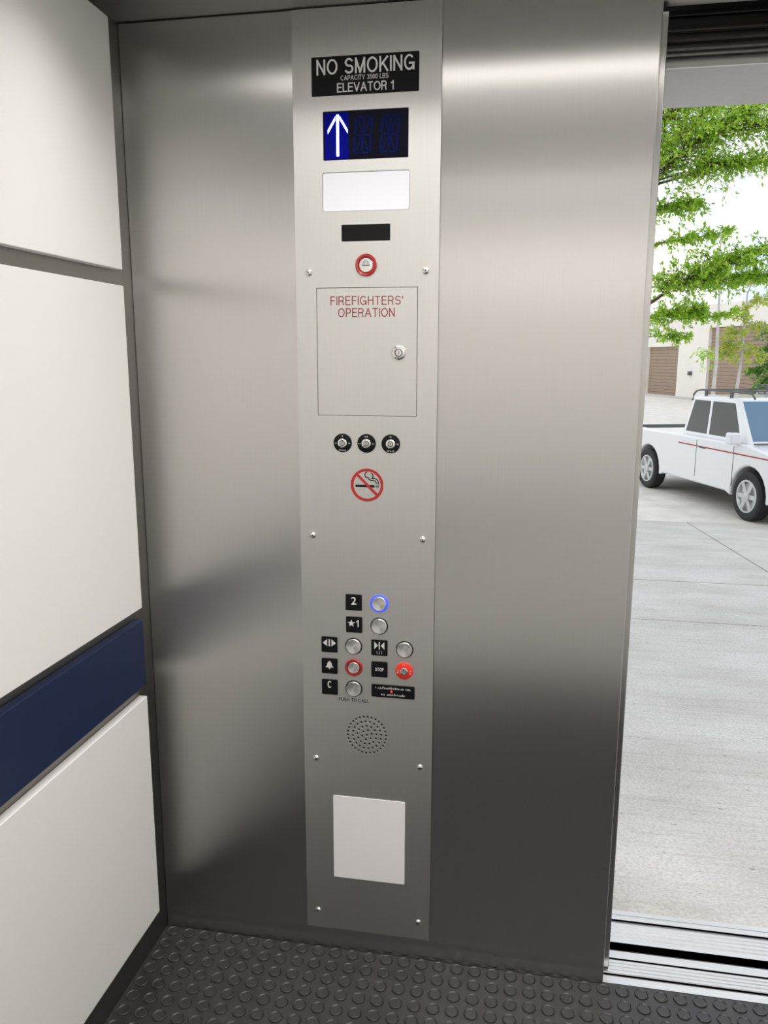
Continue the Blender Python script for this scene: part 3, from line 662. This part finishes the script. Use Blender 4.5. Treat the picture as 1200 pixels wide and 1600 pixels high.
# ------------------------------------------------------------------ white pickup truck
def make_truck(loc, rz, paint, label):
    root = empty('pickup_truck', loc, rz)
    tag(root, label, 'truck')
    R_ = WM[root.name]
    def part(name, bm, mat, parent=None, **k):
        bm.transform(R_); return obj(name, bm, mat, parent or root, **k)
    HW = 0.90
    def arch(cx, r, z0, n=12): return [(cx+r*math.cos(a), z0+r*math.sin(a)) for a in [math.radians(-8+196*i/n) for i in range(n+1)]]
    ax_z = 0.37
    prof = [(0.80, 0.36), (0.90, 0.48), (0.90, 0.72), (0.84, 0.93), (0.60, 1.03), (-0.12, 1.13), (-2.18, 1.12), (-2.19, 1.12), (-4.30, 1.10), (-4.33, 0.55), (-3.80, 0.42)]
    prof += arch(-3.20, 0.45, ax_z)[::-1] + [(-2.6, 0.36), (-0.6, 0.36)] + arch(0.0, 0.45, ax_z)[::-1]
    bm = bmesh.new()
    L = [bm.verts.new((x, HW, z)) for x, z in prof]; Rv = [bm.verts.new((x, -HW, z)) for x, z in prof]
    bm.faces.new(L); bm.faces.new(Rv[::-1]); n = len(prof)
    for i in range(n): bm.faces.new((L[i], Rv[i], Rv[(i+1) % n], L[(i+1) % n]))
    body = part('body', bm, paint, bevel=0.035, seg=3, smooth=True)
    part('underbody', B(-4.0, 0.6, -0.60, 0.60, 0.30, 0.80), 'void')
    # cab
    zb, zt = 1.10, 1.80
    bot = [(-0.14, -0.83), (-0.14, 0.83), (-2.16, 0.83), (-2.16, -0.83)]; top = [(-0.80, -0.68), (-0.80, 0.68), (-2.08, 0.68), (-2.08, -0.68)]
    bm = bmesh.new(); b_ = [bm.verts.new((x, y, zb)) for x, y in bot]; t_ = [bm.verts.new((x, y, zt)) for x, y in top]
    bm.faces.new(b_); bm.faces.new(t_)
    for i in range(4): bm.faces.new((b_[i], b_[(i+1) % 4], t_[(i+1) % 4], t_[i]))
    cabp = part('cab', bm, paint, bevel=0.05, seg=3, smooth=True)
    def pane(name, i, u0, u1, u2, u3, v0, v1, mat='glass', off=0.006):
        """window on cab side i between bottom u0..u1 and top u2..u3"""
        j = (i+1) % 4
        A_, B_, C_, D_ = Vector((*bot[i], zb)), Vector((*bot[j], zb)), Vector((*top[j], zt)), Vector((*top[i], zt))
        def pt(u, v): return (A_*(1-u)+B_*u)*(1-v)+(D_*(1-u)+C_*u)*v
        nrm = (B_-A_).cross(D_-A_).normalized()
        cen = (A_+B_+C_+D_)/4
        if nrm.dot(cen-Vector((-1.1, 0, 1.4))) < 0: nrm = -nrm
        bm = bmesh.new(); q = [pt(u0, v0), pt(u1, v0), pt(u3, v1), pt(u2, v1)]
        a = [bm.verts.new(p-nrm*0.004) for p in q]; b = [bm.verts.new(p+nrm*off) for p in q]
        bm.faces.new(a); bm.faces.new(b)
        for k in range(4): bm.faces.new((a[k], a[(k+1) % 4], b[(k+1) % 4], b[k]))
        return part(name, bm, mat, bevel=0.004, seg=1)
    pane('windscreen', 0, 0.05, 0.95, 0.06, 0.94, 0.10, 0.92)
    pane('side_window', 1, 0.10, 0.56, 0.06, 0.52, 0.12, 0.88, 'side_glass'); pane('side_window', 1, 0.60, 0.94, 0.57, 0.93, 0.12, 0.88, 'side_glass')
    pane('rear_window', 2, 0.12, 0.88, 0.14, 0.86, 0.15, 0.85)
    pane('side_window', 3, 0.44, 0.90, 0.48, 0.94, 0.12, 0.88, 'side_glass'); pane('side_window', 3, 0.06, 0.40, 0.07, 0.43, 0.12, 0.88, 'side_glass')
    # bed opening
    part('bed_floor', B(-4.22, -2.28, -0.78, 0.78, 1.085, 1.108), 'void')
    # roof rack
    for s in (-1, 1):
        bm = tube(bmesh.new(), [(-2.16, s*0.66, 1.70), (-2.13, s*0.66, 1.80), (-2.05, s*0.655, 1.865), (-1.9, s*0.65, 1.885), (-1.2, s*0.65, 1.890), (-0.70, s*0.65, 1.885), (-0.45, s*0.65, 1.87), (-0.36, s*0.66, 1.80)], 0.015, 8)
        part('rack_rail', bm, 'bumper_grey', smooth=True)
        for x in (-1.75, -1.0): part('rack_foot', B(x-0.03, x+0.03, s*0.65-0.015, s*0.65+0.015, 1.78, 1.885), 'bumper_grey')
    for x in (-1.75, -1.0): part('rack_bar', B(x-0.02, x+0.02, -0.65, 0.65, 1.88, 1.905), 'bumper_grey')
    # wheels
    def wheel(x, s):
        bm = bmesh.new(); cy = s*0.80
        rt = [(0.255, -0.10), (0.30, -0.118), (0.345, -0.112), (0.368, -0.085), (0.37, 0.0), (0.368, 0.085), (0.345, 0.112), (0.30, 0.118), (0.255, 0.10)]
        lathe_y(bm, rt, 32); bm.transform(Matrix.Translation((x, cy, ax_z)))
        ty = part('wheel', bm, 'tyre', smooth=True)
        bm = bmesh.new(); f = s*0.108
        lathe_y(bm, [(0.256, f*0.9), (0.250, f), (0.225, f), (0.205, f*0.55), (0.0, f*0.5)], 32); bm.transform(Matrix.Translation((x, cy, ax_z)))
        part('rim', bm, 'alloy', ty, smooth=True)
        bm = bmesh.new()
        for k in range(6):
            a = 2*PI*k/6; d = Matrix.Rotation(a, 4, 'Y')
            bb = B(0.05, 0.225, min(f*0.5, f*0.95), max(f*0.5, f*0.95), -0.035, 0.035); bb.transform(d)
            me = bpy.data.meshes.new('tmp'); bb.to_mesh(me); bb.free(); bm.from_mesh(me); bpy.data.meshes.remove(me)
        lathe_y(bm, [(0.075, f*0.5), (0.07, f*1.05), (0.0, f*1.1)], 16); bm.transform(Matrix.Translation((x, cy, ax_z)))
        part('spokes', bm, 'alloy', ty)
    for x in (0.0, -3.2):
        for s in (-1, 1): wheel(x, s)
    part('front_bumper', B(0.70, 0.98, -0.86, 0.86, 0.40, 0.62), 'bumper_grey', bevel=0.04, seg=2)
    part('grille', B(0.80, 0.905, -0.45, 0.45, 0.68, 0.90), 'bumper_grey', bevel=0.01)
    part('rear_bumper', B(-4.45, -4.25, -0.86, 0.86, 0.46, 0.62), 'bumper_grey', bevel=0.03)
    for s in (-1, 1):
        part('headlamp', B(0.74, 0.908, s*0.50 if s > 0 else -0.86, 0.86 if s > 0 else -0.50, 0.70, 0.88), 'lamp_glass', bevel=0.02)
        part('side_marker', B(0.52, 0.60, s*HW-0.004, s*HW+0.006, 0.56, 0.78), 'red', bevel=0.003)
        part('stripe', B(-2.1, 0.62, s*HW-0.003, s*HW+0.003, 0.965, 0.985), 'red')
        part('door_mirror', B(-0.42, -0.26, s*0.98-0.09, s*0.98+0.09, 1.12, 1.30), paint, bevel=0.03)
        part('door_handle', B(-1.42, -1.22, s*HW-0.005, s*HW+0.025, 0.95, 0.985), 'bumper_grey', bevel=0.006)
        for x in (-0.42, -1.50): part('door_seam', B(x-0.006, x+0.006, s*HW-0.002, s*HW+0.0015, 0.46, 1.08), 'void')
    part('windscreen_cowl', B(-0.22, -0.10, -0.74, 0.74, 1.11, 1.145), 'bumper_grey', bevel=0.01)
    return root
wheel_pt = site(1172, 815, 12.05)
hd = math.atan2(-0.947, 0.32)
off = Matrix.Rotation(hd, 4, 'Z') @ Vector((0, -0.80, 0))
make_truck((wheel_pt.x-off.x, wheel_pt.y-off.y, gz(20)-0.034), hd, 'truck_paint', 'white pickup truck with a dark roof rack parked outside the doorway')
rp = site(1186, 606, 16.5); off = Matrix.Rotation(hd, 4, 'Z') @ Vector((-2.05, -0.65, 0))
make_truck((rp.x-off.x, rp.y-off.y, gz(20)-0.034), hd, 'grey_paint', 'grey truck behind the white pickup with only its roof showing')

# ------------------------------------------------------------------ warehouse across the yard
GZ = gz(20)-0.035
Pa = site(1102, 600, 48.0); Pb = site(1200, 600, 42.0)
dv = Vector((Pb.x-Pa.x, Pb.y-Pa.y, 0)).normalized()
nv = Vector((-dv.y, dv.x, 0))
if nv.dot(Vector((CAM.x-Pa.x, CAM.y-Pa.y, 0))) < 0: nv = -nv        # towards the yard
org = Vector((Pa.x, Pa.y, GZ))
bl = empty('warehouse', org)
tag(bl, 'cream warehouse with brown roller doors across the yard', 'building')
def along(px):
    # distance along the wall of the surveyed bearing px
    a = site(px, 600, 1.0)-CAM; d = Vector((a.x, a.y)); o2 = Vector((CAM.x-org.x, CAM.y-org.y))
    den = d.x*dv.y-d.y*dv.x
    t = -(o2.x*dv.y-o2.y*dv.x)/den
    return o2.x*dv.x+o2.y*dv.y+t*(d.x*dv.x+d.y*dv.y)
def wbox(bm, s0, s1, d0, d1, z0, z1):
    v = []
    for z in (z0, z1):
        for s, d in ((s0, d0), (s1, d0), (s1, d1), (s0, d1)): v.append(bm.verts.new(org+dv*s+nv*d+Vector((0, 0, z))))
    for f in ((0, 3, 2, 1), (4, 5, 6, 7), (0, 1, 5, 4), (1, 2, 6, 5), (2, 3, 7, 6), (3, 0, 4, 7)): bm.faces.new([v[i] for i in f])
    return bm
sL = along(1056.5); dw = 4.2
DH1, DH2, TOP = 3.22, 4.25, 5.6
bm = bmesh.new()
wbox(bm, sL, 0.0, -0.4, 0.0, 0, TOP); wbox(bm, -14, sL-dw, -0.4, 0, 0, TOP); wbox(bm, sL-dw, sL, -0.4, 0, DH1, TOP); wbox(bm, 0.0, 8.4, -0.4, 0, DH2, TOP); wbox(bm, 8.4, 16, -0.4, 0, 0, TOP)
wbox(bm, -14, 16, -12, -0.4, TOP-0.4, TOP-0.2); wbox(bm, -14, -13.7, -12, -0.4, 0, TOP-0.3); wbox(bm, 15.7, 16, -12, -0.4, 0, TOP-0.3)
obj('wall', bm, 'cream_wall', bl)
def roller(s0, s1, h, n):
    d = obj('roller_door', wbox(bmesh.new(), s0, s1, -0.30, -0.22, 0, h), 'brown_door', bl)
    p = h/n
    for i in range(n): obj('slat', wbox(bmesh.new(), s0+0.02, s1-0.02, -0.22, -0.185, i*p+0.012, (i+1)*p-0.012), 'brown_door', d)
roller(sL-dw, sL, DH1, 15); roller(0.0, 8.4, DH2, 20)
s = (sL+0)/2
obj('wall_lamp', wbox(bmesh.new(), s-0.12, s+0.12, 0, 0.18, 1.42, 1.66), 'bumper_grey', bl)
kb = obj('kerb', wbox(bmesh.new(), -14, 16, 0.6, 1.1, 0, 0.12), 'concrete'); structure(kb, 'low concrete kerb along the foot of the warehouse', 'kerb')

# ------------------------------------------------------------------ trees
def leaf_shape(bm, p, d, n, ln, wd):
    s = d.cross(n).normalized()*wd/2
    a = bm.verts.new(p); b = bm.verts.new(p+d*ln*0.45+s); c = bm.verts.new(p+d*ln); e = bm.verts.new(p+d*ln*0.45-s)
    bm.faces.new((a, b, c, e))
def rvec(): 
    while True:
        v = Vector((random.uniform(-1, 1), random.uniform(-1, 1), random.uniform(-1, 1)))
        if 0.05 < v.length < 1: return v.normalized()
def sample(poly, t):
    k = t*(len(poly)-1); i = min(int(k), len(poly)-2); f = k-i
    return poly[i].lerp(poly[i+1], f), (poly[i+1]-poly[i]).normalized()
def tree(name, base, label, trunk_pts, trunk_r, branches, leafmat, barkmat, leaves, spread, lsize, droop=0.35, twig=6, group=None):
    root = empty(name, base); tag(root, label, 'tree', group)
    obj('trunk', tube(bmesh.new(), trunk_pts, trunk_r, 10), barkmat, root, smooth=True)
    fm = bmesh.new(); tot = sum(b['w'] for b in branches)
    for b in branches:
        poly = b['pts']; k = len(poly)
        obj('branch', tube(bmesh.new(), poly, [b['r']*(1-0.75*i/(k-1)) for i in range(k)], 6), barkmat, root, smooth=True)
        nl = int(leaves*b['w']/tot); sp = spread*b.get('s', 1)
        ntw = max(1, nl//16); tw = bmesh.new()
        for _ in range(ntw):
            t0 = b.get('t0', 0.05)+(1-b.get('t0', 0.05))*random.random()
            p, dr_ = sample(poly, t0)
            side = (dr_*0.5+rvec()*Vector((1, 1, 0.38))).normalized() if False else (dr_*0.5+Vector((lambda v: (v.x, v.y, v.z*0.38))(rvec()))).normalized()
            ln = sp*random.uniform(0.35, 1.0)*(1.05-0.45*t0)
            q = p+side*ln*0.5+Vector((0, 0, 0.02)); e = p+side*ln-Vector((0, 0, droop*ln*0.45))
            tube(tw, [p, q, e], [b['r']*0.16+0.002, b['r']*0.10+0.0015, 0.001], 3)
            for j in range(16):
                f = random.uniform(0.15, 1.05)
                c = p.lerp(q, f*2) if f < 0.5 else q.lerp(e, f*2-1)
                d = (side*0.7+rvec()*0.8-Vector((0, 0, droop*0.8))).normalized()
                nn = (Vector((0, 0, 1))+rvec()*0.8).normalized()
                if abs(d.dot(nn)) > 0.95: nn = rvec()
                s_ = lsize*random.uniform(0.7, 1.25)
                leaf_shape(fm, c+rvec()*lsize*0.35, d, nn, s_, s_*0.48)
        o = obj('twigs', tw, barkmat, root); o['kind'] = 'stuff'
    me_o = obj('foliage', fm, leafmat, root); me_o['kind'] = 'stuff'
    return root
def line(pts, Z0, Z1):
    n = len(pts); return [site(u, v, Z0+(Z1-Z0)*i/(n-1)) for i, (u, v) in enumerate(pts)]
# the large tree whose boughs reach in from the left
tb = site(905, 640, 10.0); tb.z = gz(tb.y)-0.03
tk = [tb, tb+Vector((0.05, 0, 1.2)), tb+Vector((-0.02, 0.05, 2.4)), tb+Vector((0.05, 0, 4.2)), tb+Vector((0.0, 0.1, 6.4))]
br = [
 dict(pts=line([(925, 420), (985, 330), (1031, 277), (1054, 248), (1091, 219), (1118, 204), (1156, 181), (1230, 138), (1300, 110)], 9.8, 8.6), r=0.030, w=2.3, t0=0.22),
 dict(pts=line([(1118, 204), (1138, 202), (1170, 198), (1205, 196), (1290, 205)], 9.2, 8.8), r=0.012, w=0.75),
 dict(pts=line([(930, 380), (1000, 300), (1033, 286), (1072, 275), (1091, 266), (1112, 253), (1134, 258), (1165, 256), (1205, 250), (1270, 262)], 9.9, 9.3), r=0.018, w=1.5, s=0.75, t0=0.3),
 dict(pts=line([(930, 330), (1000, 260), (1050, 215), (1090, 185), (1140, 150)], 9.6, 10.2), r=0.020, w=1.4, t0=0.3),
 dict(pts=line([(925, 300), (1000, 200), (1060, 170), (1140, 120), (1250, 80)], 9.6, 9.0), r=0.024, w=1.0, t0=0.3),
 dict(pts=line([(930, 425), (1000, 335), (1030, 326), (1060, 320), (1082, 318)], 9.9, 9.6), r=0.014, w=0.85, s=0.58, t0=0.35),
 dict(pts=line([(930, 450), (1000, 392), (1030, 380), (1070, 374), (1105, 368), (1140, 362)], 9.9, 9.6), r=0.010, w=0.50, s=0.42, t0=0.4),
 dict(pts=line([(920, 560), (985, 492), (1022, 470), (1050, 450), (1085, 432), (1120, 415), (1160, 400), (1210, 384), (1280, 372)], 9.8, 8.8), r=0.024, w=2.3, s=0.66, t0=0.3),
 dict(pts=line([(1060, 446), (1100, 438), (1140, 436), (1180, 432), (1220, 436)], 9.3, 9.2), r=0.010, w=0.9, s=0.5),
 dict(pts=line([(930, 560), (1000, 500), (1030, 492), (1065, 486), (1090, 484)], 9.9, 9.7), r=0.012, w=0.75, s=0.55, t0=0.35),
 dict(pts=line([(1035, 490), (1070, 498), (1105, 494), (1145, 490)], 9.7, 9.6), r=0.006, w=0.30, s=0.30),
 dict(pts=line([(930, 575), (1000, 528), (1035, 524), (1060, 526), (1072, 528)], 9.9, 9.8), r=0.008, w=0.22, s=0.28, t0=0.4),
 dict(pts=[tk[2], tk[2]+Vector((-1.0, 0.5, 0.9)), tk[2]+Vector((-2.2, 0.6, 1.4))], r=0.04, w=0.7), dict(pts=[tk[3], tk[3]+Vector((-0.8, 1.0, 1.0)), tk[3]+Vector((-1.5, 2.0, 1.5))], r=0.04, w=0.7),
 dict(pts=[tk[3], tk[3]+Vector((0.9, 0.4, 1.2)), tk[3]+Vector((1.9, 0.3, 1.9))], r=0.04, w=0.8),
]
tree('broadleaf_tree', tb, 'large fresh green tree reaching its boughs across the top of the doorway', tk, [0.13, 0.11, 0.09, 0.06, 0.02], br, 'leaf', 'bark', 30000, 0.84, 0.056)
# slim pale-stemmed trees in front of the warehouse
def young(px, base_v, Z, top_v, lean, label, leafmat, nl, crown, lsize, name='young_tree', rad=0.085):
    b0 = site(px, base_v, Z); b0.z = GZ+0.03
    tp = site(px+lean, top_v, Z); mid = b0.lerp(tp, 0.5)+Vector((0.04, 0, 0))
    q = b0.lerp(tp, 0.25)
    brs = []
    for i, (t0, du, dvv) in enumerate(crown):
        p = b0.lerp(tp, t0); e = site(px+lean*t0+du, 0, Z); 
        e = p+_r*(du/FPX*Z)+Vector((0, 0, -dvv/FPX*Z))+Vector((0, random.uniform(-0.6, 0.6), 0))
        brs.append(dict(pts=[p, p.lerp(e, 0.5)+Vector((0, 0, 0.10)), e], r=0.022, w=1.0))
    return tree(name, b0, label, [b0, q, mid, tp], [rad, rad*0.72, rad*0.6, rad*0.3], brs, leafmat, 'pale_bark', nl, 0.75, lsize, droop=0.6)
young(1113, 640, 24.0, 440, 12, 'slim pale trunked tree standing left of the yellowish tree', 'leaf', 900, ((0.98, 20, -12), (0.95, -16, -14), (1.0, 6, -30), (0.55, -12, 8)), 0.10)
young(1146, 640, 25.0, 455, 22, 'thin young tree with yellow green drooping leaves before the warehouse', 'leaf_yellow', 2600, ((0.60, 18, 8), (0.62, -30, 12), (0.70, -22, -2), (0.78, 34, 8), (0.80, -12, -16), (0.9, 30, -12), (0.98, 8, -24), (0.66, 10, 22), (0.7, -38, 26)), 0.12, rad=0.075)
young(1205, 640, 30.0, 520, 4, 'dense dark green small tree at the right before the warehouse', 'leaf_deep', 5200, ((0.30, -22, 2), (0.40, -32, 4), (0.55, -26, -6), (0.7, -12, -14), (0.8, 14, -16), (0.55, 26, -4), (0.4, 32, 4), (0.9, 0, -20), (0.3, 14, 6), (0.45, -8, 0), (0.6, 4, -6)), 0.13, rad=0.09)
